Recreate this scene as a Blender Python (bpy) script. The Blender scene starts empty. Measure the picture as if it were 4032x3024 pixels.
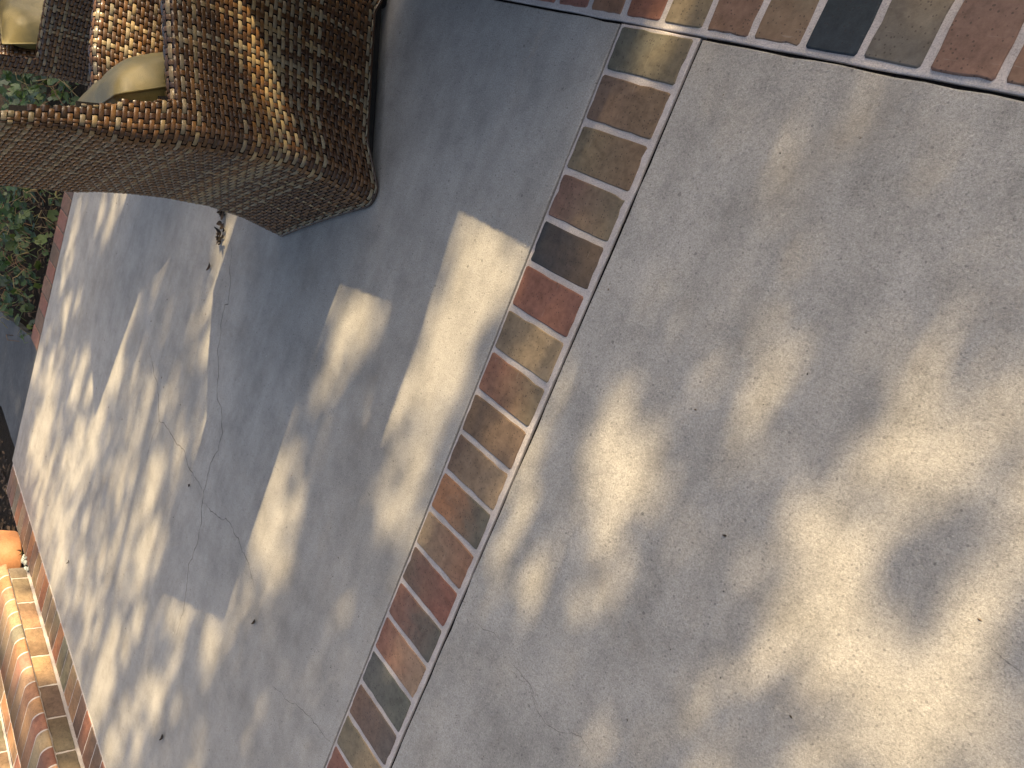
import bpy, bmesh, math, random
import numpy as np
from mathutils import Vector, Matrix
random.seed(7); RNG = np.random.default_rng(11)
SC = bpy.context.scene
C = SC.collection

# ---------------------------------------------------------------- camera
cam_d = bpy.data.cameras.new('camera'); cam = bpy.data.objects.new('camera', cam_d); C.objects.link(cam)
FW = Vector((-0.66988, -0.26077, -0.69517)); IX = Vector((0.59692, 0.36765, -0.71311)); IY = Vector((0.44153, -0.89266, -0.09062))
m = Matrix((IX, -IY, -FW)).transposed().to_4x4()
m.translation = Vector((1.31719, -0.23856, 1.25517))
cam.matrix_world = m
cam_d.sensor_fit = 'HORIZONTAL'; cam_d.sensor_width = 36.0; cam_d.lens = 27.352
cam_d.clip_start = 0.02; cam_d.clip_end = 500
SC.camera = cam

# ---------------------------------------------------------------- sky, sun, exposure
SUN = Vector((0.12, 1.485, 1.0)).normalized()           # towards the sun
world = bpy.data.worlds.new('World'); SC.world = world; world.use_nodes = True
wn = world.node_tree
for n in list(wn.nodes): wn.nodes.remove(n)
sky = wn.nodes.new('ShaderNodeTexSky'); sky.sky_type = 'NISHITA'; sky.sun_disc = False
sky.sun_elevation = math.asin(SUN.z); sky.sun_rotation = math.atan2(SUN.x, SUN.y)
sky.air_density = 1.0; sky.dust_density = 6.0; sky.ozone_density = 0.5
bg = wn.nodes.new('ShaderNodeBackground'); bg.inputs[1].default_value = 0.110
wo = wn.nodes.new('ShaderNodeOutputWorld')
wn.links.new(sky.outputs[0], bg.inputs[0]); wn.links.new(bg.outputs[0], wo.inputs[0])
sl = bpy.data.lights.new('sun', 'SUN'); sl.energy = 5.0; sl.angle = math.radians(0.53); sl.color = (1.0, 0.79, 0.47)
so = bpy.data.objects.new('sun', sl); C.objects.link(so)
so.rotation_euler = SUN.to_track_quat('Z', 'Y').to_euler(); so.location = (0.5, 6, 6)
SC.view_settings.view_transform = 'Standard'; SC.view_settings.look = 'None'
SC.view_settings.gamma = 1.0; SC.view_settings.exposure = 1.14
SC.view_settings.use_curve_mapping = False

# ---------------------------------------------------------------- helpers
def tag(o, label=None, cat=None, group=None, kind=None):
    if label: o['label'] = label
    if cat: o['category'] = cat
    if group: o['group'] = group
    if kind: o['kind'] = kind
    return o
def empty(name, loc=(0, 0, 0), rz=0.0):
    o = bpy.data.objects.new(name, None); C.objects.link(o); o.empty_display_size = 0.1
    o.location = loc; o.rotation_euler = (0, 0, rz); return o
def link(name, me, mat=None, parent=None):
    o = bpy.data.objects.new(name, me); C.objects.link(o)
    if mat and not me.materials: me.materials.append(mat)
    if parent: o.parent = parent
    return o
def mesh_np(name, V, F, col=None, smooth=True):
    """V (n,3), F (m,k) with constant k, col (n,3) point colours"""
    V = np.asarray(V, np.float32); F = np.asarray(F, np.int32)
    me = bpy.data.meshes.new(name); k = F.shape[1]
    me.vertices.add(len(V)); me.vertices.foreach_set('co', V.ravel())
    me.loops.add(F.size); me.loops.foreach_set('vertex_index', F.ravel())
    me.polygons.add(len(F))
    me.polygons.foreach_set('loop_start', np.arange(0, F.size, k, dtype=np.int32))
    me.polygons.foreach_set('use_smooth', np.full(len(F), smooth, bool))
    me.update(calc_edges=True)
    if col is not None:
        a = me.color_attributes.new('col', 'FLOAT_COLOR', 'POINT')
        c4 = np.ones((len(V), 4), np.float32); c4[:, :3] = col
        a.data.foreach_set('color', c4.ravel())
    me.validate(); return me
def tube(path, radii, seg=6):
    """returns V,F (quads) of a tube along a path"""
    path = [Vector(p) for p in path]; V = []; F = []
    for i, p in enumerate(path):
        t = (path[min(i + 1, len(path) - 1)] - path[max(i - 1, 0)]).normalized()
        u = t.cross(Vector((0.3, 0.2, 1))).normalized(); w = t.cross(u)
        r = radii[i] if hasattr(radii, '__len__') else radii
        for s in range(seg):
            a = 2 * math.pi * s / seg; V.append(p + r * (math.cos(a) * u + math.sin(a) * w))
    for i in range(len(path) - 1):
        for s in range(seg):
            a = i * seg + s; b = i * seg + (s + 1) % seg; F.append((a, b, b + seg, a + seg))
    return V, F
class MB:
    def __init__(s): s.V = []; s.F = []; s.Cc = []
    def add(s, V, F, col=None):
        o = len(s.V); s.V += [tuple(v) for v in V]; s.F += [tuple(i + o for i in f) for f in F]
        s.Cc += [col or (1, 1, 1)] * len(V)
    def build(s, name, mat, parent=None, smooth=True):
        me = bpy.data.meshes.new(name); me.from_pydata(s.V, [], s.F)
        a = me.color_attributes.new('col', 'FLOAT_COLOR', 'POINT')
        c4 = np.ones((len(s.V), 4), np.float32); c4[:, :3] = np.array(s.Cc); a.data.foreach_set('color', c4.ravel())
        for p in me.polygons: p.use_smooth = smooth
        return link(name, me, mat, parent)

# ---------------------------------------------------------------- materials
class NT:
    def __init__(s, name):
        s.m = bpy.data.materials.new(name); s.m.use_nodes = True; s.t = s.m.node_tree
        s.b = s.t.nodes['Principled BSDF']; s.b.inputs['Specular IOR Level'].default_value = 0.3
    def n(s, typ, ins=None, **kw):
        nd = s.t.nodes.new(typ)
        for k_, v in kw.items(): setattr(nd, k_, v)
        for k_, v in (ins or {}).items(): s.put(nd.inputs[k_], v)
        return nd
    def put(s, sock, v):
        if isinstance(v, bpy.types.NodeSocket): s.t.links.new(v, sock)
        elif isinstance(v, bpy.types.Node): s.t.links.new(v.outputs[0], sock)
        else: sock.default_value = v
    def obj(s): return s.n('ShaderNodeTexCoord').outputs['Object']
    def noise(s, vec, scale, detail=4, rough=0.55, dist=0.0):
        return s.n('ShaderNodeTexNoise', {'Vector': vec, 'Scale': scale, 'Detail': detail, 'Roughness': rough, 'Distortion': dist}).outputs['Fac']
    def ramp(s, fac, stops, interp='LINEAR'):
        r = s.n('ShaderNodeValToRGB', {'Fac': fac}); r.color_ramp.interpolation = interp
        while len(r.color_ramp.elements) < len(stops): r.color_ramp.elements.new(0.5)
        for e, (p, c) in zip(r.color_ramp.elements, stops):
            e.position = p; e.color = (*c, 1) if len(c) == 3 else c
        return r.outputs['Color']
    def mix(s, a, b, fac=0.5, mode='MIX'):
        nd = s.n('ShaderNodeMix', data_type='RGBA', blend_type=mode); s.put(nd.inputs[0], fac)
        for i, v in ((6, a), (7, b)):
            s.put(nd.inputs[i], (*v, 1) if isinstance(v, tuple) and len(v) == 3 else v)
        return nd.outputs[2]
    def math(s, op, a, b=0.0, clamp=False):
        nd = s.n('ShaderNodeMath', operation=op, use_clamp=clamp); s.put(nd.inputs[0], a); s.put(nd.inputs[1], b); return nd.outputs[0]
    def bump(s, h, strength=0.3, dist=0.002):
        nd = s.n('ShaderNodeBump', {'Height': h, 'Strength': strength, 'Distance': dist}); s.put(s.b.inputs['Normal'], nd.outputs[0])
    def done(s, col, rough=0.8):
        s.put(s.b.inputs['Base Color'], (*col, 1) if isinstance(col, tuple) and len(col) == 3 else col); s.put(s.b.inputs['Roughness'], rough); return s.m
g3 = lambda v: (v, v, v)

def mat_concrete():
    t = NT('concrete'); v = t.obj()
    big = t.noise(v, 1.1, 5, .6, .3); mid = t.noise(v, 7, 6, .65); fine = t.noise(v, 270, 5, .8); sand = t.noise(v, 850, 2, .7)
    st = t.n('ShaderNodeMapping', {'Vector': v, 'Scale': (16, 3.2, 1)}); streak = t.noise(st, 1.0, 5, .65)
    base = t.ramp(big, [(.22, (.338, .312, .275)), (.5, (.405, .377, .335)), (.80, (.465, .435, .388))])
    base = t.mix(base, t.ramp(mid, [(.25, g3(.72)), (.5, g3(.96)), (.8, g3(1.16))]), 1, 'MULTIPLY')
    base = t.mix(base, t.ramp(streak, [(.3, g3(.84)), (.55, g3(1.0)), (.8, g3(1.10))]), .8, 'MULTIPLY')
    base = t.mix(base, t.ramp(fine, [(.28, g3(.36)), (.44, g3(.88)), (.58, g3(1.08)), (.74, g3(1.5))]), 1.0, 'MULTIPLY')
    base = t.mix(base, t.ramp(sand, [(.25, g3(.62)), (.5, g3(1.0)), (.75, g3(1.34))]), .75, 'MULTIPLY')
    grit = t.noise(v, 62, 5, .72, .4)
    base = t.mix(base, t.ramp(grit, [(.30, g3(.70)), (.46, g3(.95)), (.60, g3(1.04)), (.75, g3(1.20))]), .42, 'MULTIPLY')
    # small dark pits and specks
    vor = t.n('ShaderNodeTexVoronoi', {'Vector': v, 'Scale': 21.0, 'Randomness': 1.0})
    siz = t.math('MULTIPLY', t.n('ShaderNodeSeparateColor', {'Color': vor.outputs['Color']}).outputs[0], .10)
    pit = t.math('LESS_THAN', t.math('ADD', vor.outputs['Distance'], t.math('MULTIPLY', fine, .04)), siz)
    base = t.mix(base, (.13, .12, .11), t.math('MULTIPLY', pit, .62))
    vor2 = t.n('ShaderNodeTexVoronoi', {'Vector': v, 'Scale': 75.0})
    gate = t.math('GREATER_THAN', t.n('ShaderNodeSeparateColor', {'Color': vor2.outputs['Color']}).outputs[1], .72)
    speck = t.math('MULTIPLY', t.math('LESS_THAN', vor2.outputs['Distance'], .17), gate)
    base = t.mix(base, (.16, .15, .14), t.math('MULTIPLY', speck, .6))
    # brown-grey weather stains
    stn = t.ramp(t.noise(v, 2.6, 6, .7, .8), [(.56, g3(0)), (.72, g3(1))])
    base = t.mix(base, (.27, .235, .19), t.math('MULTIPLY', stn, .38))
    h = t.math('ADD', t.math('ADD', t.math('MULTIPLY', fine, .9), t.math('MULTIPLY', grit, .8)), t.math('ADD', t.math('MULTIPLY', sand, .45), t.math('MULTIPLY', mid, .5)))
    h = t.math('SUBTRACT', h, t.math('MULTIPLY', pit, 1.0))
    t.bump(h, .6, .0030)
    return t.done(base, .88)

def mat_brick(gloss=.68):
    t = NT('brick_clay'); v = t.obj()
    oi = t.n('ShaderNodeObjectInfo'); off = t.n('ShaderNodeVectorMath', {0: v}, operation='ADD')
    sc_ = t.n('ShaderNodeVectorMath', {0: oi.outputs['Random'], 1: (31.7, 17.3, 5.1)}, operation='MULTIPLY'); t.put(off.inputs[1], sc_.outputs[0])
    v = off.outputs[0]
    a1 = t.n('ShaderNodeAttribute', attribute_name='col'); a2 = t.n('ShaderNodeAttribute', attribute_name='col2')
    cl = t.noise(v, 9, 4, .6, .6)
    c = t.mix(a1.outputs[0], a2.outputs[0], t.ramp(cl, [(.40, g3(0)), (.62, g3(1))]))
    c = t.mix(c, t.ramp(t.noise(v, 55, 5, .7), [(.25, g3(.70)), (.5, g3(.98)), (.75, g3(1.22))]), 1, 'MULTIPLY')
    vor = t.n('ShaderNodeTexVoronoi', {'Vector': v, 'Scale': 150.0})
    gate = t.math('GREATER_THAN', t.n('ShaderNodeSeparateColor', {'Color': vor.outputs['Color']}).outputs[0], .6)
    sp = t.math('MULTIPLY', t.math('LESS_THAN', vor.outputs['Distance'], .26), gate)
    c = t.mix(c, (.028, .022, .02), t.math('MULTIPLY', sp, .55))
    c = t.mix(c, t.ramp(t.noise(v, 17, 5, .7, 1.2), [(.30, g3(.74)), (.48, g3(.98)), (.72, g3(1.15))]), .9, 'MULTIPLY')
    sc2 = t.n('ShaderNodeMapping', {'Vector': v, 'Scale': (260, 22, 20), 'Rotation': (0, 0, .5)})
    c = t.mix(c, (.36, .32, .27), t.math('MULTIPLY', t.ramp(t.noise(sc2, 1.0, 2, .5), [(.70, g3(0)), (.76, g3(1))]), .22))
    h = t.math('SUBTRACT', t.noise(v, 240, 4, .7), t.math('MULTIPLY', sp, .5))
    t.bump(h, .4, .0012)
    r = t.math('ADD', t.math('MULTIPLY', t.noise(v, 30, 3), .3), gloss - .15)
    t.b.inputs['Specular IOR Level'].default_value = .25
    return t.done(c, r)

def mat_grout():
    t = NT('grout'); v = t.obj()
    c = t.ramp(t.noise(v, 14, 5, .65), [(.3, (.42, .372, .338)), (.55, (.52, .465, .43)), (.75, (.60, .545, .505))])
    c = t.mix(c, t.ramp(t.noise(v, 380, 3, .75), [(.25, g3(.55)), (.5, g3(1.0)), (.75, g3(1.25))]), .9, 'MULTIPLY')
    t.bump(t.math('ADD', t.noise(v, 300, 4, .8), t.math('MULTIPLY', t.noise(v, 40, 3), .8)), .8, .003)
    return t.done(c, .92)

def mat_attr(name, rough=.5, spec=.4, var=.25, scale=60, bump=0.0):
    t = NT(name); v = t.obj(); a = t.n('ShaderNodeAttribute', attribute_name='col').outputs[0]
    c = t.mix(a, t.ramp(t.noise(v, scale, 3, .6), [(.25, g3(1 - var)), (.75, g3(1 + var))]), 1, 'MULTIPLY')
    t.b.inputs['Specular IOR Level'].default_value = spec
    if bump: t.bump(t.noise(v, scale * 4, 3), bump, .001)
    return t.done(c, rough)

def mat_leaf(name, trans=.35):
    t = NT(name); a = t.n('ShaderNodeAttribute', attribute_name='col').outputs[0]; v = t.obj()
    c = t.mix(a, t.ramp(t.noise(v, 70, 3, .6), [(.25, g3(.75)), (.75, g3(1.2))]), 1, 'MULTIPLY')
    t.done(c, .42); t.b.inputs['Specular IOR Level'].default_value = .5
    tr = t.n('ShaderNodeBsdfTranslucent'); t.put(tr.inputs[0], c)
    mx = t.n('ShaderNodeMixShader', {0: trans}); t.put(mx.inputs[1], t.b.outputs[0]); t.put(mx.inputs[2], tr.outputs[0])
    out = [n for n in t.t.nodes if n.type == 'OUTPUT_MATERIAL'][0]; t.put(out.inputs[0], mx.outputs[0]); return t.m

def mat_noise(name, lo, hi, scale, rough=.85, bump=.5, bd=.004, spec=.3):
    t = NT(name); v = t.obj(); n_ = t.noise(v, scale, 6, .68, .3)
    c = t.mix(t.ramp(n_, [(.28, lo), (.72, hi)]), t.ramp(t.noise(v, scale * 9, 4, .7), [(.25, g3(.7)), (.75, g3(1.25))]), 1, 'MULTIPLY')
    t.bump(t.math('ADD', n_, t.math('MULTIPLY', t.noise(v, scale * 9, 4, .7), .5)), bump, bd)
    t.b.inputs['Specular IOR Level'].default_value = spec
    return t.done(c, rough)

def mat_vinyl():
    t = NT('olive_vinyl'); v = t.obj()
    c = t.ramp(t.noise(v, 6, 4, .6), [(.3, (.175, .135, .042)), (.7, (.235, .185, .064))])
    c = t.mix(c, t.ramp(t.noise(v, 60, 4, .6), [(.3, g3(.88)), (.7, g3(1.1))]), 1, 'MULTIPLY')
    t.bump(t.math('ADD', t.noise(v, 420, 3, .6), t.math('MULTIPLY', t.noise(v, 9, 4, .6), 3.5)), .35, .002)
    t.b.inputs['Specular IOR Level'].default_value = .5
    return t.done(c, .38)

def mat_terracotta():
    t = NT('terracotta'); v = t.obj()
    c = t.ramp(t.noise(v, 5, 6, .65, .5), [(.3, (.42, .185, .085)), (.55, (.53, .255, .12)), (.75, (.58, .34, .19))])
    c = t.mix(c, t.ramp(t.noise(v, 90, 4, .7), [(.3, g3(.85)), (.7, g3(1.12))]), 1, 'MULTIPLY')
    t.bump(t.noise(v, 130, 4, .7), .3, .002)
    return t.done(c, .75)

M = dict(concrete=mat_concrete(), brick=mat_brick(), grout=mat_grout(),
         wicker=mat_attr('wicker_resin', .27, .5, .22, 90), vinyl=mat_vinyl(), terracotta=mat_terracotta(),
         groundleaf=mat_leaf('ground_leaf'), treeleaf=mat_leaf('tree_leaf', .12),
         stem=mat_attr('plant_stem', .6, .3), bark=mat_noise('bark', (.07, .05, .038), (.16, .125, .095), 14, .9, .9, .02),
         soil=mat_noise('soil', (.012, .010, .008), (.045, .034, .024), 26, .95, 1.0, .03, .1),
         slate=mat_noise('path_stone', (.045, .048, .052), (.085, .089, .095), 5, .8, .35, .003),
         gap_shade=mat_noise('joint_shade', (.006, .006, .006), (.016, .014, .012), 90, .95, .4, .002, .05), oldgrout=mat_noise('stained_grout', (.10, .075, .06), (.20, .16, .13), 30, .95, .6, .003, .1),
         crack=mat_noise('crack_dirt', (.085, .076, .066), (.17, .155, .138), 120, .95, .3, .001, .1),
         litter=mat_attr('dry_leaf', .7, .25, .35, 120), rubber=mat_noise('black_rubber', (.008, .008, .008), (.02, .02, .02), 60, .6, .1, .001),
         stone=mat_noise('pale_stone', (.30, .33, .30), (.55, .58, .52), 60, .8, .4, .002))
# ---------------------------------------------------------------- ground, slabs
def grid_sheet(name, x0, x1, y0, y1, z, mat, nx=1, ny=1):
    V = [(x0 + (x1 - x0) * i / nx, y0 + (y1 - y0) * j / ny, z) for j in range(ny + 1) for i in range(nx + 1)]
    F = [(j * (nx + 1) + i, j * (nx + 1) + i + 1, (j + 1) * (nx + 1) + i + 1, (j + 1) * (nx + 1) + i) for j in range(ny) for i in range(nx)]
    return link(name, mesh_np(name, V, F, smooth=False), mat)
tag(grid_sheet('ground', -120, 120, -120, 120, -.075, M['soil']), kind='structure')

YS = lambda x: -3.265 - .025 * (x + 2.2)      # concrete edge by the steps
def slab(name, corners, top, bottom, jit=.0007, step=.05, mat=None, bev=.0018):
    """prism over a polygon whose edges are slightly ragged, with a worn arris"""
    loop = []
    n = len(corners)
    for i in range(n):
        a = Vector(corners[i]); b = Vector(corners[(i + 1) % n]); L = (b - a).length; k = max(1, int(L / step))
        t = (b - a).normalized(); nr = Vector((-t.y, t.x))
        for j in range(k):
            p = a + (b - a) * (j / k)
            if j: p = p + nr * random.gauss(0, jit)
            loop.append(p)
    bm = bmesh.new(); m_ = len(loop); cx = sum((p for p in loop), Vector((0, 0))) / m_
    rings = []
    for z, ins in ((bottom, 0), (top - bev, 0), (top - bev * .3, bev * .35), (top, bev * 1.2)):
        r = []
        for i, p in enumerate(loop):
            t = (loop[(i + 1) % m_] - loop[i - 1]).normalized(); nr = Vector((-t.y, t.x))
            q = p + nr * (ins * (1 + .5 * random.random())); r.append(bm.verts.new((q.x, q.y, z)))
        rings.append(r)
    for a, b in zip(rings, rings[1:]):
        for i in range(m_): bm.faces.new((a[i], a[(i + 1) % m_], b[(i + 1) % m_], b[i]))
    bm.faces.new(rings[-1]); bm.faces.new(rings[0][::-1])
    me = bpy.data.meshes.new(name); bm.normal_update(); bm.to_mesh(me); bm.free()
    return link(name, me, mat)
XE = -3.84
s1 = slab('patio_slab', [(XE, YS(XE)), (-.0050, YS(0)), (-.0050, .1010), (XE, .1010)], 0, -.07, mat=M['concrete']); tag(s1, kind='structure')
s2 = slab('patio_slab', [(.2312, -3.32), (2.9, -3.39), (2.9, .1002), (.2312, .1002)], 0.0015, -.07, jit=.0011, mat=M['concrete']); tag(s2, kind='structure')
s3 = slab('patio_slab', [(XE, .325), (-1.0, .325), (2.9, .325), (2.9, 3.6), (XE, 3.6)], 0, -.07, mat=M['concrete']); tag(s3, kind='structure')

# cracks
CRACKS = [(0, 0.0062, [(-1.577, -0.913), (-1.536, -0.967), (-1.494, -1.031), (-1.46, -1.064), (-1.433, -1.132), (-1.46, -1.146), (-1.434, -1.224), (-1.403, -1.301), (-1.351, -1.367), (-1.313, -1.44), (-1.229, -1.487), (-1.171, -1.547), (-1.164, -1.615), (-1.19, -1.686), (-1.178, -1.763), (-1.182, -1.803), (-1.165, -1.84), (-1.12, -1.897), (-1.104, -1.963), (-1.101, -2.029), (-1.124, -2.094), (-1.092, -2.15), (-1.072, -2.206), (-1.056, -2.274), (-1.045, -2.367)]), (0, 0.006, [(-2.056, -1.618), (-1.937, -1.679), (-1.866, -1.686), (-1.751, -1.804), (-1.643, -1.787), (-1.538, -1.789), (-1.425, -1.775), (-1.351, -1.8), (-1.244, -1.804), (-1.192, -1.8)]), (0, 0.0048, [(-1.159, -1.841), (-1.079, -1.827), (-1.011, -1.811), (-0.956, -1.78), (-0.902, -1.78), (-0.847, -1.783), (-0.73, -1.803), (-0.635, -1.839)]), (0, 0.0036, [(-1.751, -1.804), (-1.773, -1.89), (-1.778, -1.967), (-1.769, -2.027)]), (0, 0.0028, [(-0.364, -2.008), (-0.154, -1.931), (-0.126, -1.92), (-0.085, -1.918), (-0.053, -1.916), (-0.007, -1.904)]), (1, 0.0026, [(0.224, -1.242), (0.248, -1.233)]), (1, 0.0019, [(0.268, -1.239), (0.293, -1.245), (0.324, -1.238), (0.358, -1.228), (0.385, -1.224)]), (1, 0.0018, [(0.433, -1.24), (0.463, -1.242), (0.499, -1.242), (0.517, -1.257), (0.545, -1.268)]), (1, 0.0016, [(0.443, -1.254), (0.504, -1.243), (0.537, -1.268), (0.578, -1.278), (0.664, -1.231), (0.698, -1.237), (0.732, -1.243)]), (1, 0.0016, [(1.154, -0.605), (1.177, -0.611), (1.198, -0.606)])]
def crack(path, parent, z, w):
    V = []; F = []; pts = []
    for (x0, y0), (x1, y1) in zip(path, path[1:]):
        L = math.hypot(x1 - x0, y1 - y0); k = max(1, int(L / .012))
        for j in range(k): t = j / k; pts.append((x0 + (x1 - x0) * t, y0 + (y1 - y0) * t))
    pts.append(path[-1]); n = len(pts); ox = oy = 0
    for i, (x, y) in enumerate(pts):
        a = pts[max(i - 1, 0)]; b = pts[min(i + 1, n - 1)]; dx, dy = b[0] - a[0], b[1] - a[1]; L = math.hypot(dx, dy) + 1e-9
        nx, ny = -dy / L, dx / L
        ox = .75 * ox + random.gauss(0, .0028); ww = .58 * w * (.35 + .9 * random.random()) * min(1, .3 + 5 * i / n, .3 + 5 * (n - 1 - i) / n)
        x += nx * ox; y += ny * ox
        V += [(x + nx * ww / 2, y + ny * ww / 2, z), (x - nx * ww / 2, y - ny * ww / 2, z)]
    F = [(2 * i, 2 * i + 1, 2 * i + 3, 2 * i + 2) for i in range(n - 1)]
    return link('crack', mesh_np('crack', V, F, smooth=False), M['crack'], parent)
for side, w, path in CRACKS: crack(path, s1 if side == 0 else s2, .0005 if side == 0 else .002, w)

# ---------------------------------------------------------------- bricks
RED = (.205, .080, .052); REDB = (.195, .092, .062); BRN = (.165, .098, .062); BRD = (.112, .074, .053); OLV = (.142, .110, .076); GRN = (.102, .093, .078)
TAN = (.245, .166, .098); BLK = (.022, .029, .040); ORG = (.30, .135, .055); MAU = (.132, .082, .064); PNK = (.30, .125, .085); GRY = (.15, .142, .105); TNR = (.33, .185, .10)
def brick_mesh(lx, ly, h, c1, c2, bul=False, chip=.0012):
    """clay unit lx*ly*h, top at z=0, worn edges, ragged outline; colour drifts from c1 (-x end) to c2 (+x end)"""
    bev = .0028; loop = []
    def edge(a, b, n):
        for j in range(n): loop.append((a[0] + (b[0] - a[0]) * j / n, a[1] + (b[1] - a[1]) * j / n))
    r = .004; X = lx / 2; Y = ly / 2
    for (sx, sy), (ex, ey), n in [((-X + r, -Y), (X - r, -Y), 7), ((X - r, -Y), (X, -Y + r), 1), ((X, -Y + r), (X, Y - r), 5), ((X, Y - r), (X - r, Y), 1),
                                  ((X - r, Y), (-X + r, Y), 7), ((-X + r, Y), (-X, Y - r), 1), ((-X, Y - r), (-X, -Y + r), 5), ((-X, -Y + r), (-X + r, -Y), 1)]:
        edge((sx, sy), (ex, ey), n)
    n = len(loop); jit = [1 - abs(random.gauss(0, chip)) / Y - (random.random() < .05) * random.uniform(0, .004) / Y for _ in loop]
    V = []; F = []
    for z, ins in ((-h, 0), (-bev, 0), (-bev * .3, bev * .4), (0, bev)):
        for (x, y), q in zip(loop, jit):
            V.append((x * (1 - ins / X) * (1 - (1 - q) * .5), y * (1 - ins / Y) * q, z))
    for k in range(3):
        for i in range(n): F.append((k * n + i, k * n + (i + 1) % n, (k + 1) * n + (i + 1) % n, (k + 1) * n + i))
    F.append(tuple(3 * n + i for i in range(n)))
    me = bpy.data.meshes.new('brick'); me.from_pydata(V, [], F)
    for nm, f in (('col', -.18), ('col2', .55)):
        a = me.color_attributes.new(nm, 'FLOAT_COLOR', 'POINT'); cc = []
        for x, y, z in V:
            t = min(1, max(0, x / lx + .5 + f * .4)); t = t * t * (3 - 2 * t); cc += [c1[i] * (1 - t) + c2[i] * t for i in range(3)] + [1]
        a.data.foreach_set('color', cc)
    me.materials.append(M['brick']); return me
def vary(c, s=.10):
    k = random.gauss(1.2, s); l = .3 * c[0] + .55 * c[1] + .15 * c[2]; w = (1.0, .985, .90); return tuple(max(.012, (v * .82 + l * .18) * k * q * random.gauss(1, .035)) for v, q in zip(c, w))
def brick(parent, loc, lx, ly, h, c1, c2=None, rot=None, name='brick'):
    o = link(name, brick_mesh(lx, ly, h, vary(c1, .05), vary(c2 or c1, .05)), None, parent)
    o.location = loc
    if rot: o.rotation_euler = rot
    return o
def bed(name, x0, x1, y0, y1, top, parent=None, mat=None):
    o = slab(name, [(x0, y0), (x1, y0), (x1, y1), (x0, y1)], top, -.07, jit=.0006, mat=mat or M['grout'], bev=.002)
    if parent: o.parent = parent
    else: tag(o, kind='structure')
    return o
PALETTE = [(RED, REDB), (REDB, BRN), (BRN, TAN), (BRD, BRN), (OLV, GRN), (TAN, OLV), (ORG, TNR), (BRN, OLV), (MAU, BRN), (TNR, ORG), (GRY, OLV), (PNK, TNR)]
# long strip (runs along y); every brick spans x
strip = bed('brick_strip', 0.0, .2216, -3.32, .1028, -.0006)
U = .111
def gap_shade(x0, x1, y0, y1, parent):  # near-black strip that paints the shade inside the open gaps
    V = [(x, y, z) for z in (-.06, -.0065) for x, y in ((x0, y0), (x1, y0), (x1, y1), (x0, y1))]
    link('joint', mesh_np('joint', V, [(4, 5, 6, 7), (0, 1, 5, 4), (1, 2, 6, 5), (2, 3, 7, 6), (3, 0, 4, 7)], smooth=False), M['gap_shade'], parent)
gap_shade(.2222, .2308, -3.31, .0996, strip); gap_shade(-.0044, -.0006, -3.31, .1005, strip)
LONG = [(GRN, OLV), (MAU, BRN), (OLV, BRN), (MAU, OLV), (BLK, BRD), (RED, REDB), (OLV, TAN), (RED, OLV), (BRD, BRN), (BRD, TAN), (ORG, GRN), (TAN, REDB), (MAU, RED), (REDB, GRN), (RED, TAN), (GRN, GRN), (BRN, GRN), (OLV, TAN), (REDB, RED)]
for i in range(31):
    yt = .1028 if i == 0 else -(i - 1) * U
    yb = -i * U; cc = LONG[i] if i < len(LONG) else random.choice(PALETTE)
    jt = .0060
    yt2 = yt - (.004 if i == 0 else jt); yb2 = yb + jt
    o = brick(strip, (.0072 + .1005, (yt2 + yb2) / 2, .0022 + random.gauss(0, .0005)), .2010, yt2 - yb2, .03, *cc, rot=(random.gauss(0, .003), random.gauss(0, .0018), random.gauss(0, .006)))
# cross strip (runs along x); every brick spans y
cross = bed('brick_strip', XE, 2.9, .1070, .3195, -.0006)
gap_shade(-3.83, -.0055, .1014, .1066, cross); gap_shade(.2330, 2.89, .1008, .1066, cross)
CR = {-3: (RED, MAU), -2: (REDB, RED), -1: (BRN, ORG), 0: (RED, RED), 1: (OLV, TAN), 2: (BRN, MAU), 3: (BRN, OLV), 4: (BLK, BLK), 5: (GRN, OLV), 6: (REDB, MAU), 7: (BRN, REDB), 8: (TAN, BRN), 9: (RED, BRN)}
for i in range(-34, 24):
    xa = -.004 + i * .1128; cc = CR.get(i) or random.choice(PALETTE)
    brick(cross, (xa + .0564, .1185 + .0955, .0022 + random.gauss(0, .0005)), .191, .1128 - .0125, .03, *cc, rot=(0, random.gauss(0, .003), math.pi / 2 + random.gauss(0, .006)))
# course along the foot of the steps
RZ = math.atan(-.025)
bord = bed('brick_border', -1.95, 2.2, -.1065, .1065, -.0006); bord.location = (-1.86, YS(-1.86) - .1085, 0); bord.rotation_euler = (0, 0, RZ)
BC = [(BRD, BRN), (REDB, BRN), (GRY, OLV), (ORG, REDB), (GRY, TAN), (BRD, BRN), (BRN, BRD), (REDB, ORG), (OLV, BRN), (TAN, BRN), (BRN, TNR), (RED, ORG), (GRN, OLV), (OLV, TAN), (BRN, OLV), (RED, ORG), (OLV, GRY), (GRY, OLV), (TNR, TAN), (TNR, BRN), (BRD, MAU), (MAU, RED), (REDB, MAU), (REDB, MAU), (RED, REDB), (BRN, BRD), (REDB, BRN)]
for i in range(40):
    cc = BC[i] if i < len(BC) else random.choice(PALETTE)
    brick(bord, (-1.94 + .051 + i * .1022, 0, .0022), .197, .0945, .03, *cc, rot=(0, 0, math.pi / 2 + random.gauss(0, .006)))
# course between the patio and the planting bed
edge = bed('brick_border', -4.055, XE - .004, -2.44, 3.6, -.001, mat=M['oldgrout'])
for i in range(52):
    brick(edge, (-3.949, -2.38 + i * .1115, .002 + random.gauss(0, .001)), .196, .0995, .03, *random.choice([(RED, REDB), (REDB, BRN), (BRN, MAU), (BRD, BRN), (REDB, RED)]), rot=(random.gauss(0, .01), random.gauss(0, .01), random.gauss(0, .012)))
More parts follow.
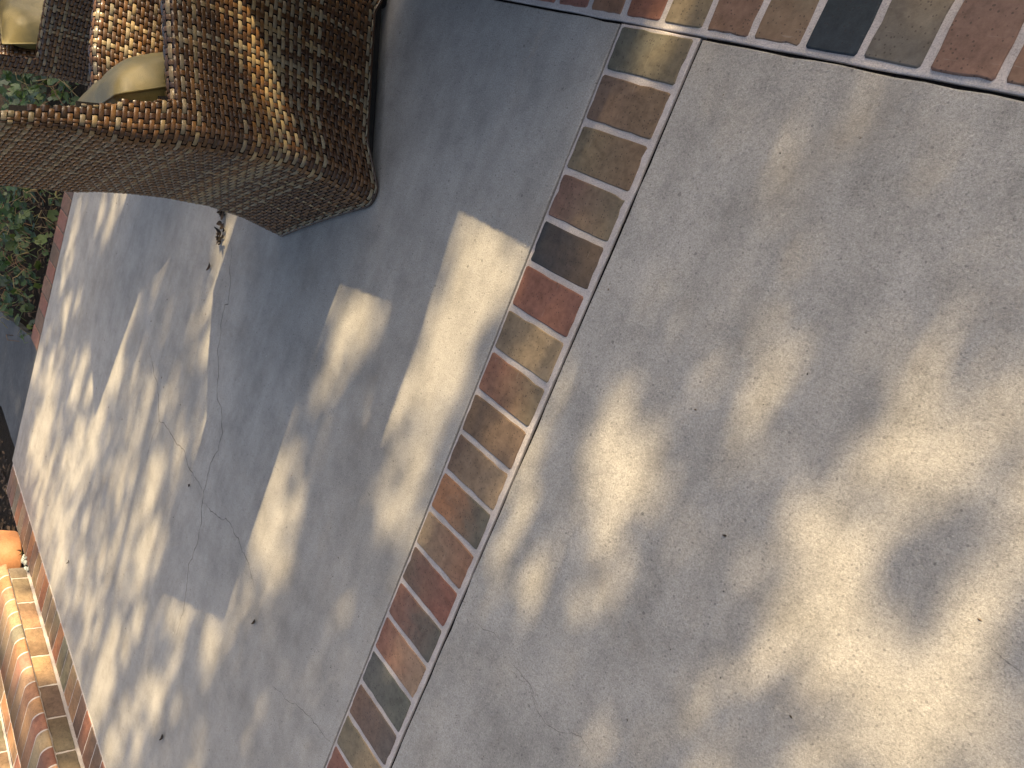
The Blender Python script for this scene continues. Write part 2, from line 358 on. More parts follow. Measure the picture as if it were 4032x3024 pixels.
# dark stone path leaving the patio
pth = slab('path', [(XE - .006, -3.15), (XE - .006, -2.40), (-4.16, -2.47), (-7.5, -3.25), (-7.5, -4.3), (-4.47, -3.14)][::-1], -.012, -.075, jit=.003, step=.1, mat=M['slate'], bev=.006); tag(pth, kind='structure')

# ---------------------------------------------------------------- brick steps
steps = tag(empty('brick_steps', (-2.2, YS(-2.2) - .220, 0), RZ), 'brick steps with rounded nosing rising from the patio edge', 'steps')
# local: x along the step, riser face at y=0, rising towards -y
def boxpart(name, x0, x1, y0, y1, z0, z1, mat, parent):
    V = [(x, y, z) for z in (z0, z1) for x, y in ((x0, y0), (x1, y0), (x1, y1), (x0, y1))]
    return link(name, mesh_np(name, V, [(3, 2, 1, 0), (4, 5, 6, 7), (0, 1, 5, 4), (1, 2, 6, 5), (2, 3, 7, 6), (3, 0, 4, 7)], smooth=False), mat, parent)
def bull_mesh(w, c1, c2, inset=0.0):
    """rounded-front nosing unit: y from .014 (front) back to -.302, top at z=.15"""
    prof = [(-.302, .150 - inset)]; n = 8
    for k in range(n + 1):
        a = math.pi / 2 * k / n; prof.append((-.034 + (.046 - inset) * math.sin(a), .106 + (.044 - inset) * math.cos(a)))
    prof += [(.010 - inset, .1045), (-.03, .1045), (-.302, .1045)]
    V = []; F = []; m_ = len(prof)
    xs = [(-w / 2, .0015), (-w / 2 + .0025, 0), (0, 0), (w / 2 - .0025, 0), (w / 2, .0015)]
    for x, ins in xs:
        for (y, z) in prof: V.append((x, y - ins * (1 if y > -.1 else 0), z - ins * (z > .12)))
    for k in range(len(xs) - 1):
        for i in range(m_): F.append((k * m_ + i, k * m_ + (i + 1) % m_, (k + 1) * m_ + (i + 1) % m_, (k + 1) * m_ + i))
    F.append(tuple(range(m_))[::-1]); F.append(tuple((len(xs) - 1) * m_ + i for i in range(m_)))
    me = bpy.data.meshes.new('nosing_brick'); me.from_pydata(V, [], F)
    for nm in ('col', 'col2'):
        a = me.color_attributes.new(nm, 'FLOAT_COLOR', 'POINT'); cc = []
        for x, y, z in V:
            t = min(1, max(0, -y / .3 + (.25 if nm == 'col2' else 0))); cc += [c1[i] * (1 - t) + c2[i] * t for i in range(3)] + [1]
        a.data.foreach_set('color', cc)
    for p in me.polygons: p.use_smooth = len(p.vertices) == 4
    me.materials.append(M['brick']); return me
X0 = -3.007 + 2.2; X1 = 2.4
NB = [(TNR, TNR), (ORG, TNR), (TNR, REDB), (TNR, GRY), (TNR, GRY), (GRY, TNR), (ORG, TAN), (PNK, TNR), (TNR, TNR), (REDB, TNR), (ORG, TNR), (RED, TNR), (TAN, GRY), (RED, MAU), (TNR, TAN)]
RB = [(GRY, OLV), (OLV, TAN), (BRN, TNR), (TAN, BRN), (TNR, TAN), (BRD, MAU), (BRD, OLV), (OLV, BRD)]
for st in range(3):
    dy = -.408 * st; dz = .150 * st
    boxpart('mortar', X0 + .002, X1, dy - .50, dy - .0035, -.07 if st == 0 else dz + .001, dz + .1035, M['grout'], steps)
    boxpart('mortar', X0 + .002, X1, dy - .4115, dy - .29, dz + .1036, dz + .1482, M['grout'], steps)
    mo = link('mortar', bull_mesh(X1 - X0 - .004, (1, 1, 1), (1, 1, 1), .0011), None, steps); mo.data.materials.clear(); mo.data.materials.append(M['grout']); mo.location = ((X0 + X1) / 2, dy, dz)
    # riser: stretchers standing on edge; first one is a half
    xs = [(X0, X0 + .0925)] + [(X0 + .1 + .2155 * k, X0 + .1 + .2155 * k + .2075) for k in range(15)]
    for k, (a, b) in enumerate(xs):
        if a > X1: break
        cc = RB[k] if (st == 0 and k < len(RB)) else random.choice(PALETTE)
        brick(steps, ((a + b) / 2, dy + random.gauss(0, .0006), dz + .0535), b - a, .086, .03, *cc, rot=(-math.pi / 2, 0, 0))
    k = 0; x = X0 - .03 + (.031 if st else 0)
    while x < X1:
        cc = NB[k] if (st == 0 and k < len(NB)) else random.choice(PALETTE)
        o = link('nosing_brick', bull_mesh(.1000, vary(cc[0]), vary(cc[1])), None, steps); o.location = (x + .0532, dy, dz); x += .1065; k += 1
    k = 0; x = X0
    while x < X1:
        cc = random.choice(PALETTE); brick(steps, (x + .104, dy - .357, dz + .1503), .2035, .0915, .03, *cc); x += .2145; k += 1
# ---------------------------------------------------------------- wicker
PV = .0122; PS = .0270
DK = np.array([(.074, .036, .016), (.058, .029, .016), (.094, .047, .020), (.108, .055, .022), (.068, .039, .022)])
LT = np.array([(.255, .195, .105), (.215, .172, .110), (.27, .195, .10), (.20, .168, .112)])
MD = np.array([(.135, .066, .026), (.118, .058, .025), (.155, .080, .030)])
def strand_cols(n, plight=.16, pmid=.22):
    out = np.zeros((n, 3))
    for i in range(n):
        r = RNG.random(); pal = LT if r < plight else MD if r < plight + pmid else DK
        out[i] = pal[RNG.integers(len(pal))] * RNG.normal(1, .08)
    return out
_bt = np.array([0, .10, .5, .90, 1.0]); _bh = np.array([-.0038, .0014, .0027, .0014, -.0038])
_sh = np.array([-.0020, .0014, .0016, -.0020])
def weave(P, s0, s1, v0, v1, keep, cols=None, shift=1, seed=0):
    """flat strands over and under stakes: strands run along s, stakes along v. P(s,v)->pos,nrm arrays"""
    nj = int((v1 - v0) / PV); ni = int((s1 - s0) / PS)
    if cols is None: cols = strand_cols(nj + 1)
    sc = strand_cols(ni + 3, .10, .2)
    Vs, Fs, Cs = [], [], []; off = 0
    bs = []; bv = []; bc = []; ks = []; kv = []; kc = []
    for j in range(nj):
        v = v0 + (j + .5) * PV; ph = j % 2
        for i in range(ph - 2, ni + 2, 2):
            c = s0 + (i + .5) * PS
            a = max(c + .0072, s0); b = min(c + 2 * PS - .0072, s1)
            if b - a > .006:
                tt = [a + (b - a) * q / 6 for q in range(7)]; ok = [x for x in tt if keep(x, v)]
                a, b = (ok[0], ok[-1]) if len(ok) > 1 else (0, 0)
            if b - a > .006: bs.append((a, b)); bv.append(v); bc.append(cols[j] * RNG.normal(1, .10))
            if s0 < c < s1 and keep(c, v): ks.append(c); kv.append(v); kc.append(sc[i % (ni + 3)] * RNG.normal(1, .08))
    if bs:
        bs = np.array(bs); bv = np.array(bv); n = len(bs)
        S = (bs[:, :1] + (bs[:, 1:] - bs[:, :1]) * _bt)[:, :, None] + np.zeros((1, 1, 3))
        W = np.array([-.0051, 0, .0051]); V_ = bv[:, None, None] + W[None, None, :] + np.zeros((n, 5, 1))
        H = _bh[None, :, None] + np.array([-.0015, .0004, -.0015])[None, None, :] + np.zeros((n, 1, 1)) + RNG.normal(0, .00025, (n, 1, 1))
        p, nr = P(S, V_); Vs.append((p + nr * H[..., None]).reshape(-1, 3))
        Cs.append(np.repeat(np.array(bc), 15, 0))
        q = np.array([(r * 3 + c, (r + 1) * 3 + c, (r + 1) * 3 + c + 1, r * 3 + c + 1) for r in range(4) for c in range(2)])
        Fs.append((q[None] + (np.arange(n) * 15)[:, None, None]).reshape(-1, 4) + off); off += n * 15
    if ks:
        ks = np.array(ks); kv = np.array(kv); n = len(ks)
        S = ks[:, None, None] + np.array([-.0062, 0, .0062])[None, None, :] + np.zeros((n, 4, 1))
        V_ = kv[:, None, None] + (np.array([-.72, -.38, .38, .72]) * PV)[None, :, None] + np.zeros((n, 1, 3))
        H = _sh[None, :, None] + np.array([-.0012, .0004, -.0012])[None, None, :] + np.zeros((n, 1, 1))
        p, nr = P(S, V_); Vs.append((p + nr * H[..., None]).reshape(-1, 3))
        Cs.append(np.repeat(np.array(kc), 12, 0))
        q = np.array([(r * 3 + c, r * 3 + c + 1, (r + 1) * 3 + c + 1, (r + 1) * 3 + c) for r in range(3) for c in range(2)])
        Fs.append((q[None] + (np.arange(n) * 12)[:, None, None]).reshape(-1, 4) + off); off += n * 12
    # dark backing
    ni = max(2, int((s1 - s0) / .015)); gs = np.linspace(s0, s1, ni + 1); gv = np.linspace(v0, v1, nj + 1)
    S, V_ = np.meshgrid(gs, gv); p, nr = P(S, V_); Vs.append((p - nr * .0034).reshape(-1, 3)); Cs.append(np.full((S.size, 3), (.012, .008, .006)))
    w = ni + 1; f = []
    for j in range(nj):
        for i in range(ni):
            if keep((gs[i] + gs[i + 1]) / 2, (gv[j] + gv[j + 1]) / 2): f.append((j * w + i, j * w + i + 1, (j + 1) * w + i + 1, (j + 1) * w + i))
    if f: Fs.append(np.array(f) + off)
    return np.concatenate(Vs), np.concatenate(Fs), np.clip(np.concatenate(Cs), .01, 1)
def merge(parts):
    V = []; F = []; K = []; o = 0
    for v, f, c in parts: V.append(v); F.append(f + o); K.append(c); o += len(v)
    return np.concatenate(V), np.concatenate(F), np.concatenate(K)

CW = .60; CD = .68; AH = .60; RT = .0225
_bz = np.array([0, .05, .14, .26, .40, .50, .60, .65, .82, .94, 1.0]); _ba = np.array([.010, .020, .040, .050, .040, .026, .006, -.008, -.030, -.058, -.080])
aback = lambda z: np.interp(z, _bz, _ba)
xf = lambda z: .115 - (.145 / .34) * (z - .60)
armk = lambda a: 1 + .22 * (np.clip(a, .10, .42) - .10)
rad = lambda z: np.where(z > .6, np.clip(.42 * (xf(z) - aback(z)), .010, .05), .05)
def P_outer(s, v):
    """v in 0..1.0 height coordinate; s along the wrap near front -> back -> far front"""
    s = np.asarray(s, float); v = np.asarray(v, float)
    r = rad(v); ab = aback(v); L1 = CD - .05; LA = .05 * math.pi / 2; L2 = CW - .10
    u1 = np.clip(s / L1, 0, 1); uA = np.clip((s - L1) / LA, 0, 1); u2 = np.clip((s - L1 - LA) / L2, 0, 1); uB = np.clip((s - L1 - LA - L2) / LA, 0, 1); u3 = np.clip((s - L1 - 2 * LA - L2) / L1, 0, 1)
    a_s = CD - u1 * (CD - (ab + r)) + u3 * (CD - (ab + r))
    ang = (uA + uB) * math.pi / 2
    cb = np.where(s < L1 + LA + L2 / 2, r, CW - r)                     # corner centre across
    onarc1 = (s > L1) & (s <= L1 + LA); onback = (s > L1 + LA) & (s <= L1 + LA + L2); onarc2 = (s > L1 + LA + L2) & (s <= L1 + 2 * LA + L2); side2 = s > L1 + 2 * LA + L2
    a = np.where(onarc1, ab + r - r * np.sin(uA * math.pi / 2), np.where(onback, ab, np.where(onarc2, ab + r - r * np.cos(uB * math.pi / 2), a_s)))
    b = np.where(onarc1, r - r * np.cos(uA * math.pi / 2), np.where(onback, r + u2 * (CW - 2 * r), np.where(onarc2, CW - r + r * np.sin(uB * math.pi / 2), np.where(side2, CW, 0))))
    na = np.where(onarc1, -np.sin(uA * math.pi / 2), np.where(onback, -1, np.where(onarc2, -np.cos(uB * math.pi / 2), 0)))
    nb = np.where(onarc1, -np.cos(uA * math.pi / 2), np.where(onback, 0, np.where(onarc2, np.sin(uB * math.pi / 2), np.where(side2, 1, -1))))
    # skirt arches up between the feet
    arch = np.where(onback, .012 * np.sin(u2 * math.pi) ** .7, np.where((u1 > 0) & (u1 < 1), .042 * np.clip((1 - u1) * 5, 0, 1) * np.clip(u1 * 6, 0, 1), np.where(side2, .042 * np.clip(u3 * 5, 0, 1) * np.clip((1 - u3) * 6, 0, 1), 0)))
    k = np.where(onback | onarc1 | onarc2, 1.0, armk(a))
    z = np.where(v < AH, arch + .004 + v * (AH - arch - .004) / AH, v) * k
    b = b + (b - CW / 2) * .03 * np.clip(.5 - v, 0, 1)
    p = np.stack([b, a, z], -1); n = np.stack([nb, na, 0 * na], -1); n /= np.linalg.norm(n, axis=-1, keepdims=True)
    return p, n
SL = 2 * (CD - .05) + math.pi * .05 + CW - .10
def a_of(s, v):
    L1 = CD - .05; e = float(aback(v) + rad(v))
    q = min(s, SL - s)
    return CD - q / L1 * (CD - e) if q < L1 else -9
def keep_outer(s, v):
    a = a_of(s, v)
    if a < -1: return v < .995
    return v < AH - RT + .004 or (v > AH - RT and a < xf(v) + .004)
def P_arm(near):
    def f(s, v):
        s = np.asarray(s, float); v = np.asarray(v, float); L = math.pi * RT
        ang = np.clip(v / L, 0, 1) * math.pi; dn = np.clip(v - L, 0, 9)
        b = RT - RT * np.cos(ang); top = AH * armk(s)
        z = top - RT + RT * np.sin(ang) - dn; nb = -np.cos(ang); nz = np.sin(ang)
        if not near: b = CW - b; nb = -nb
        p = np.stack([b, s + 0 * b, z], -1); return p, np.stack([nb, 0 * nb, nz], -1)
    return f
def P_back(s, v):
    s = np.asarray(s, float); v = np.asarray(v, float)
    n = np.array([0, 1, .145 / .34]); n = n / np.linalg.norm(n)
    return np.stack([s, xf(v) + 0 * s, v + 0 * s], -1), np.zeros(np.broadcast(s, v).shape + (3,)) + n
def P_seat(s, v):
    s = np.asarray(s, float); v = np.asarray(v, float)
    return np.stack([s, v, .375 + 0 * s], -1), np.zeros(np.broadcast(s, v).shape + (3,)) + np.array([0, 0, 1.])
def P_front(s, v):
    s = np.asarray(s, float); v = np.asarray(v, float)
    return np.stack([s, CD + 0 * s, v], -1), np.zeros(np.broadcast(s, v).shape + (3,)) + np.array([0, 1., 0])
def P_top(s, v):
    s = np.asarray(s, float); v = np.asarray(v, float)
    return np.stack([s, aback(1.0) + v, .996 + .006 * np.sin(np.clip(v / .034, 0, 1) * math.pi)], -1), np.zeros(np.broadcast(s, v).shape + (3,)) + np.array([0, 0, 1.])
ALL = lambda s, v: True
SHIFT = np.array([-CW / 2, -CD / 2, 0])
def wmesh(name, parts):
    V, F, K = merge(parts); V = (V + SHIFT) * np.array([-1, 1, 1]); return mesh_np(name, V, F[:, ::-1], K)
ocols = strand_cols(90)
for j in (16, 19, 21, 25, 26, 30, 33): ocols[j] = LT[j % 4] * .92
for j in range(46, 90):  # upper rows tanner: bounce light on the back put into strand colour
    if j % 2 == 0 or RNG.random() < .35: ocols[j] = (MD if RNG.random() < .6 else LT)[j % 3] * .95
chair_meshes = dict(
    shell=wmesh('woven_shell', [weave(P_outer, 0, SL, 0, 1.0, keep_outer, ocols)]),
    arm_near=wmesh('arm', [weave(P_arm(True), .06, CD, 0, .29, lambda s, v: s > xf(AH - v * .5) - .03 if v > .07 else s > .10)]),
    arm_far=wmesh('arm', [weave(P_arm(False), .06, CD, 0, .29, lambda s, v: s > xf(AH - v * .5) - .03 if v > .07 else s > .10, shift=2)]),
    back=wmesh('backrest', [weave(P_back, .004, CW - .004, .36, 1.0, ALL), weave(P_top, .004, CW - .004, 0, .026, ALL)]),
    seat=wmesh('seat', [weave(P_seat, .04, CW - .04, .10, CD, ALL), weave(P_front, 0, CW, .03, .38, ALL)]))
_s = np.linspace(.004, SL - .004, 150); _p, _n = P_outer(_s, np.full(150, .004)); _p = (_p + SHIFT) * np.array([-1, 1, 1])
_rb = MB(); _rb.add(*tube([tuple(q) for q in _p], .0042, 8), col=(.040, .021, .011)); _o = _rb.build('bottom_rim', M['wicker']); chair_meshes['rim'] = _o.data; bpy.data.objects.remove(_o)
me = bpy.data.meshes.new('foot'); bm = bmesh.new()
bmesh.ops.create_cone(bm, cap_ends=True, segments=14, radius1=.016, radius2=.019, depth=.012, matrix=Matrix.Translation((0, 0, .006))); bm.to_mesh(me); bm.free(); chair_meshes['foot'] = me
rl = MB()  # added black tubes standing in for the shade below the chair skirt
for p0, p1 in (((.028, .07), (.028, CD - .03)), ((CW - .028, .07), (CW - .028, CD - .03)), ((.05, .062), (CW - .05, .062)), ((.05, CD - .03), (CW - .05, CD - .03))):
    pts = [(CW / 2 - p0[0] - (p1[0] - p0[0]) * t, p0[1] + (p1[1] - p0[1]) * t - CD / 2, .030) for t in (0, .25, .5, .75, 1)]
    rl.add(*tube(pts, .018, 10))
_r = rl.build('base_shade', M['rubber']); chair_meshes['shade_rail'] = _r.data; bpy.data.objects.remove(_r)
def make_chair(near_corner, ds, label):
    ds = Vector((*ds, 0)).normalized(); bk = Vector((-ds.y, ds.x, 0))
    c = Vector((*near_corner, 0)) + bk * CW / 2 + ds * CD / 2
    e = empty('wicker_armchair', c, 0.0)
    e.rotation_euler = (0, 0, math.atan2(-ds.x, ds.y))   # local y forward, local x = -across
    tag(e, label, 'chair', 'woven brown armchairs round the patio')
    for nm, key in (('woven_shell', 'shell'), ('arm', 'arm_near'), ('arm', 'arm_far'), ('backrest', 'back'), ('seat', 'seat'), ('bottom_rim', 'rim')): link(nm, chair_meshes[key], M['wicker'], e)
    link('base_shade', chair_meshes['shade_rail'], M['rubber'], e)
    for bx, ay in ((.03, .045), (CW - .03, .045), (.03, CD - .04), (CW - .03, CD - .04)):
        f = link('foot', chair_meshes['foot'], M['rubber'], e); f.location = (bx - CW / 2, ay - CD / 2, 0)
    return e
ch1 = make_chair((-.671, -.518), (-.47, .883), 'large woven brown wicker armchair at the front, cut by the top edge')
ch2 = make_chair((-2.372, -.664), (.62, .785), 'second woven brown wicker armchair behind the large one, in the corner')
ch3 = make_chair((-.235, .755), (-1, .0), 'woven brown wicker armchair beyond the top edge, side on')
# ---------------------------------------------------------------- pillows (lie in the chairs)
def vnoise(x, y, z, seed):
    r = random.Random(seed); o = 0
    for k in range(5):
        f = 3.0 * 1.7 ** k; o += math.sin(f * (x * r.uniform(-1, 1) + y * r.uniform(-1, 1) + z * r.uniform(-1, 1)) + r.uniform(0, 6)) / 1.5 ** k
    return o
def make_pillow(chair, b, a, z, tilt, spin, w, h, t, label, seed):
    n = 30; V = []; F = []
    for side in (1, -1):
        for j in range(n + 1):
            for i in range(n + 1):
                u = -1 + 2 * i / n; v = -1 + 2 * j / n
                pu = 1 - .085 * (1 - v * v) ; pv = 1 - .085 * (1 - u * u)
                th = max(0, (1 - abs(u) ** 4.5)) ** .6 * max(0, (1 - abs(v) ** 3.4)) ** .6
                wr = .022 * vnoise(u, v, side * .7, seed) * (1 - th) * (1 if 0 < i < n and 0 < j < n else 0)
                V.append((u * w / 2 * (pv * .5 + .5), side * (t / 2 * th * (1 + .035 * vnoise(u * 1.3, v * 1.3, side, seed + 5)) + wr * .6 + .002), v * h / 2 * (pu * .5 + .5)))
    m_ = (n + 1) ** 2
    for sd in range(2):
        for j in range(n):
            for i in range(n):
                q = (sd * m_ + j * (n + 1) + i, sd * m_ + j * (n + 1) + i + 1, sd * m_ + (j + 1) * (n + 1) + i + 1, sd * m_ + (j + 1) * (n + 1) + i)
                F.append(q[::-1] if sd == 0 else q)
    o = link('pillow', mesh_np('pillow', V, F), M['vinyl'])
    ring = [(i, 0) for i in range(n)] + [(n, j) for j in range(n)] + [(i, n) for i in range(n, 0, -1)] + [(0, j) for j in range(n, 0, -1)]
    path = [Vector(V[j * (n + 1) + i]) * 1.0 for i, j in ring]; path = [Vector((p.x * 1.008, 0, p.z * 1.008)) for p in path]; path += path[:2]
    tv, tf = tube(path, .0032, 6); pp = link('piping', mesh_np('piping', [tuple(v) for v in tv], tf), M['vinyl'], o)
    R = chair.matrix_world.copy() if False else Matrix.Translation(chair.location) @ Matrix.Rotation(chair.rotation_euler.z, 4, 'Z')
    o.matrix_world = R @ Matrix.Translation((CW / 2 - b, a - CD / 2, z)) @ Matrix.Rotation(spin, 4, 'Z') @ Matrix.Rotation(tilt, 4, 'X')
    tag(o, label, 'pillow', 'olive throw pillows'); return o
make_pillow(ch1, .285, .220, .532, math.radians(28), math.radians(-4), .43, .385, .195, 'olive vinyl throw pillow in the large front armchair', 3)
make_pillow(ch2, .235, .150, .545, math.radians(26), math.radians(12), .40, .36, .15, 'olive vinyl throw pillow in the armchair in the corner', 9)

# ---------------------------------------------------------------- added woven side table, unseen beyond the top edge, put there to cast shade
tb = tag(empty('added_side_table', (-.082, .495, 0)), 'added square woven side table, unseen beyond the top edge, casting shade', 'table')
def plane_patch(o, du, dv, n):
    o, du, dv, n = map(np.array, (o, du, dv, n))
    return lambda s, v: (o + np.asarray(s)[..., None] * du + np.asarray(v)[..., None] * dv, np.zeros(np.broadcast(s, v).shape + (3,)) + n)
h = .16; TH = .505
parts = [weave(plane_patch(o, d, (0, 0, 1.), n), 0, 2 * h, .03, TH, ALL) for o, d, n in (((-h, -h, 0.), (1., 0, 0), (0, -1., 0)), ((h, -h, 0.), (0, 1., 0), (1., 0, 0)), ((h, h, 0.), (-1., 0, 0), (0, 1., 0)), ((-h, h, 0.), (0, -1., 0), (-1., 0, 0)))]
V, F, K = merge(parts); link('side_panel', mesh_np('side_panel', V, F, K), M['wicker'], tb)
V, F, K = weave(plane_patch((-h, -h, TH), (1., 0, 0), (0, 1., 0), (0, 0, 1.)), 0, 2 * h, 0, 2 * h, ALL); link('table_top', mesh_np('table_top', V, F, K), M['wicker'], tb)
for sx in (-1, 1):
    for sy in (-1, 1): f = link('foot', chair_meshes['foot'], M['rubber'], tb); f.location = (sx * .12, sy * .12, 0); f.scale = (1, 1, 2.6)

# ---------------------------------------------------------------- the tree that dapples the patio
BLOBS = [(-3.65,-1.63,0.23,0.074,0.70),(-3.64,-1.68,0.20,0.074,0.80),(-3.05,-1.32,0.15,0.060,0.95),(-3.25,-1.32,0.07,0.048,0.70),(-2.87,-1.60,0.11,0.050,0.60),(-3.43,-2.05,0.14,0.071,0.70),(-3.26,-1.87,0.07,0.050,0.40),(-2.21,-1.30,0.11,0.055,0.50),(-1.92,-1.42,0.08,0.068,0.55),(-2.41,-1.64,0.17,0.054,0.95),(-2.41,-1.95,0.15,0.061,0.95),(-2.47,-2.16,0.08,0.057,0.90),(-2.71,-2.12,0.15,0.062,0.95),(-3.80,-2.53,0.14,0.121,0.75),(-3.47,-2.44,0.13,0.136,0.95),(-2.93,-2.23,0.16,0.113,0.75),(-3.34,-2.82,0.23,0.177,0.95),(-3.04,-2.90,0.19,0.145,0.80),(-2.59,-2.57,0.26,0.163,0.80),(-2.75,-2.87,0.24,0.146,0.75),(-2.46,-2.33,0.16,0.115,0.75),(-2.00,-1.80,0.14,0.155,0.45),(-1.71,-1.65,0.13,0.136,0.50),(-1.52,-1.73,0.11,0.104,0.45),(-1.90,-2.00,0.17,0.125,0.55),(-1.64,-2.05,0.14,0.090,1.00),(-1.51,-2.28,0.17,0.094,1.00),(-1.81,-2.36,0.20,0.098,0.75),(-1.75,-2.60,0.15,0.073,0.60),(-1.95,-2.20,0.15,0.093,0.50),(-1.20,-2.37,0.07,0.056,0.85),(-1.03,-2.29,0.13,0.051,0.85),(-0.78,-2.15,0.10,0.074,0.80),(-0.78,-2.27,0.06,0.060,0.60),(-0.99,-2.17,0.05,0.099,0.60),(-1.59,-3.09,0.30,0.112,1.00),(-1.61,-2.85,0.18,0.093,0.75),(-1.40,-2.61,0.15,0.062,0.50),(-1.03,-2.65,0.24,0.062,0.85),(-1.19,-2.80,0.20,0.057,0.50),(-0.81,-2.46,0.18,0.055,0.60),(-0.66,-2.58,0.09,0.043,0.40),(-1.29,-3.19,0.13,0.102,0.85),(-1.06,-2.96,0.10,0.065,0.60),(-2.52,-3.04,0.27,0.135,0.65),(-2.28,-3.04,0.15,0.093,0.50),(-1.91,-3.15,0.17,0.064,0.50),(-1.98,-2.93,0.17,0.076,0.50),(-0.59,-0.80,0.06,0.107,0.95),(-0.59,-0.89,0.08,0.108,0.65),(-0.58,-1.05,0.06,0.060,0.60),(-0.63,-1.14,0.04,0.030,0.50),(-0.14,-0.46,0.07,0.128,0.90),(-0.16,-0.57,0.08,0.114,0.95),(-0.15,-0.67,0.10,0.109,1.00),(-0.16,-0.76,0.09,0.107,1.00),(-0.16,-0.88,0.09,0.091,1.00),(-0.27,-0.98,0.06,0.049,0.95),(-0.19,-0.99,0.04,0.074,0.65),(-0.12,-1.05,0.07,0.062,0.80),(-0.15,-1.19,0.07,0.078,0.85),(-0.06,-1.23,0.08,0.052,0.50),(-0.05,-1.31,0.06,0.044,0.40),(-0.77,-1.31,0.10,0.033,0.85),(-0.72,-1.50,0.11,0.095,1.00),(-0.56,-1.47,0.08,0.045,1.00),(-0.69,-1.66,0.11,0.108,1.00),(-0.56,-1.73,0.09,0.063,0.90),(-0.74,-1.95,0.05,0.034,0.70),(-0.61,-1.99,0.08,0.066,0.30),(-0.17,-1.57,0.06,0.049,0.25),(0.14,0.06,0.06,0.029,0.80),(0.09,-0.07,0.05,0.019,0.45),(0.14,-0.27,0.05,0.030,0.40),(0.13,-0.37,0.04,0.034,0.35),(0.12,-0.52,0.04,0.057,0.45),(0.13,-0.60,0.03,0.057,0.50),(0.14,-0.72,0.04,0.057,0.45),(0.13,-0.84,0.05,0.044,0.50),(0.51,0.00,0.04,0.019,0.40),(0.54,-0.13,0.08,0.056,0.38),(0.60,-0.21,0.03,0.027,0.25),(0.45,-0.35,0.04,0.047,0.32),(0.53,-0.44,0.06,0.059,0.50),(0.60,0.05,0.05,0.034,0.15),(0.28,-0.20,0.05,0.036,0.18),(0.99,-0.23,0.04,0.030,0.80),(0.24,-0.79,0.11,0.037,0.75),(0.25,-0.85,0.10,0.040,0.90),(0.27,-0.96,0.07,0.033,0.80),(0.48,-0.74,0.11,0.060,1.00),(0.50,-0.90,0.06,0.054,0.75),(0.55,-0.94,0.07,0.036,0.70),(0.54,-1.06,0.07,0.048,0.55),(0.55,-1.13,0.04,0.043,0.40),(0.40,-1.06,0.08,0.048,0.50),(0.34,-1.00,0.07,0.038,0.60),(0.68,-0.53,0.09,0.043,0.62),(0.69,-0.48,0.07,0.021,0.75),(0.71,-0.63,0.03,0.026,0.50),(0.42,-0.58,0.04,0.067,0.50),(0.63,-0.73,0.06,0.033,0.45),(0.74,-0.72,0.05,0.025,0.25),(1.02,-0.29,0.04,0.046,1.00),(0.97,-0.36,0.04,0.050,0.95),(0.93,-0.42,0.05,0.056,0.95),(0.90,-0.51,0.06,0.062,1.00),(0.90,-0.59,0.07,0.067,1.00),(0.90,-0.67,0.07,0.064,1.00),(0.93,-0.73,0.06,0.056,1.00),(0.93,-0.81,0.06,0.056,0.90),(1.03,-0.41,0.05,0.053,0.75),(1.00,-0.49,0.05,0.049,0.80),(1.10,-0.47,0.04,0.027,0.65),(1.02,-0.66,0.05,0.044,0.70),(1.04,-0.77,0.05,0.062,0.95),(1.09,-0.81,0.05,0.065,0.95),(1.16,-0.73,0.05,0.043,0.80),(1.04,-0.90,0.03,0.038,0.70),(1.12,-0.59,0.04,0.033,0.40),(1.10,-0.68,0.04,0.034,0.70),(0.95,-0.98,0.04,0.035,0.35),(0.98,-0.60,0.04,0.026,0.60)]
EXTRA = [(1.075, -.52, .40, .165, 1.0), (1.00, -.72, .16, .10, 1.0), (-.82, -.835, .055, .17, 1.0), (-1.36, -1.20, .20, .20, 1.0), (-1.30, -1.62, .10, .12, .8), (-2.85, -3.80, .34, .62, 1.0), (-3.45, -4.0, .36, .42, 1.0), (-2.4, -3.66, .20, .34, 1.0), (-2.4, -4.3, .4, .6, .9), (-2.75, -2.85, .40, .55, .52), (-3.3, -2.6, .3, .3, .5), (-1.9, -2.9, .35, .45, .42), (-2.0, -2.1, .25, .3, .35),
         (-1.45, -3.62, .12, .10, .35), (-1.55, -3.95, .2, .3, .45), (-2.0, -3.95, .15, .25, .6), (-2.9, -.95, .2, .18, .8), (-2.35, -1.05, .12, .15, .7), (-1.62, -.94, .09, .05, .9)]
DARK = [(1.045, -.575, .085, .050), (1.185, -.63, .09, .032), (-1.84, -3.60, .13, .20), (-.95, -1.15, .14, .16), (-3.05, -1.62, .25, .16)]
SD = np.array([-.12, -1.485]); SD = SD / np.linalg.norm(SD); PD = np.array([-SD[1], SD[0]])
def sun_vis(G):
    """how open the crown is over each ground point"""
    v = np.zeros(len(G))
    for x, y, ls, lp, a in list(BLOBS) + EXTRA:
        d = G - np.array([x, y]); r2 = ((d @ SD / ls) ** 2 + (d @ PD / lp) ** 2) * (.88 if a >= .9 else 1.4 if x > .2 else 1.06)
        v = np.maximum(v, a * np.exp(-.5 * (r2 * 1.15) ** 1.5))
    for x, y, ls, lp in DARK:
        d = G - np.array([x, y]); r2 = (d @ SD / ls) ** 2 + (d @ PD / lp) ** 2
        v *= 1 - np.exp(-.5 * (r2 * 1.2) ** 2)
    return v
N = 150000
G = np.stack([RNG.uniform(-6.2, 1.75, N), RNG.uniform(-4.9, .75, N)], 1)
vis = sun_vis(G); vis = np.where((G[:, 0] > .25) & (G[:, 1] > -.55), vis * .55, vis); dens = np.clip(-np.log(vis + .028) / 3.5, 0, 1)
inframe = ((G[:, 0] > -4.2) & (G[:, 1] < .35))
dens = np.where(inframe, dens, np.where(G[:, 0] <= -3.95, 1.0, .55))
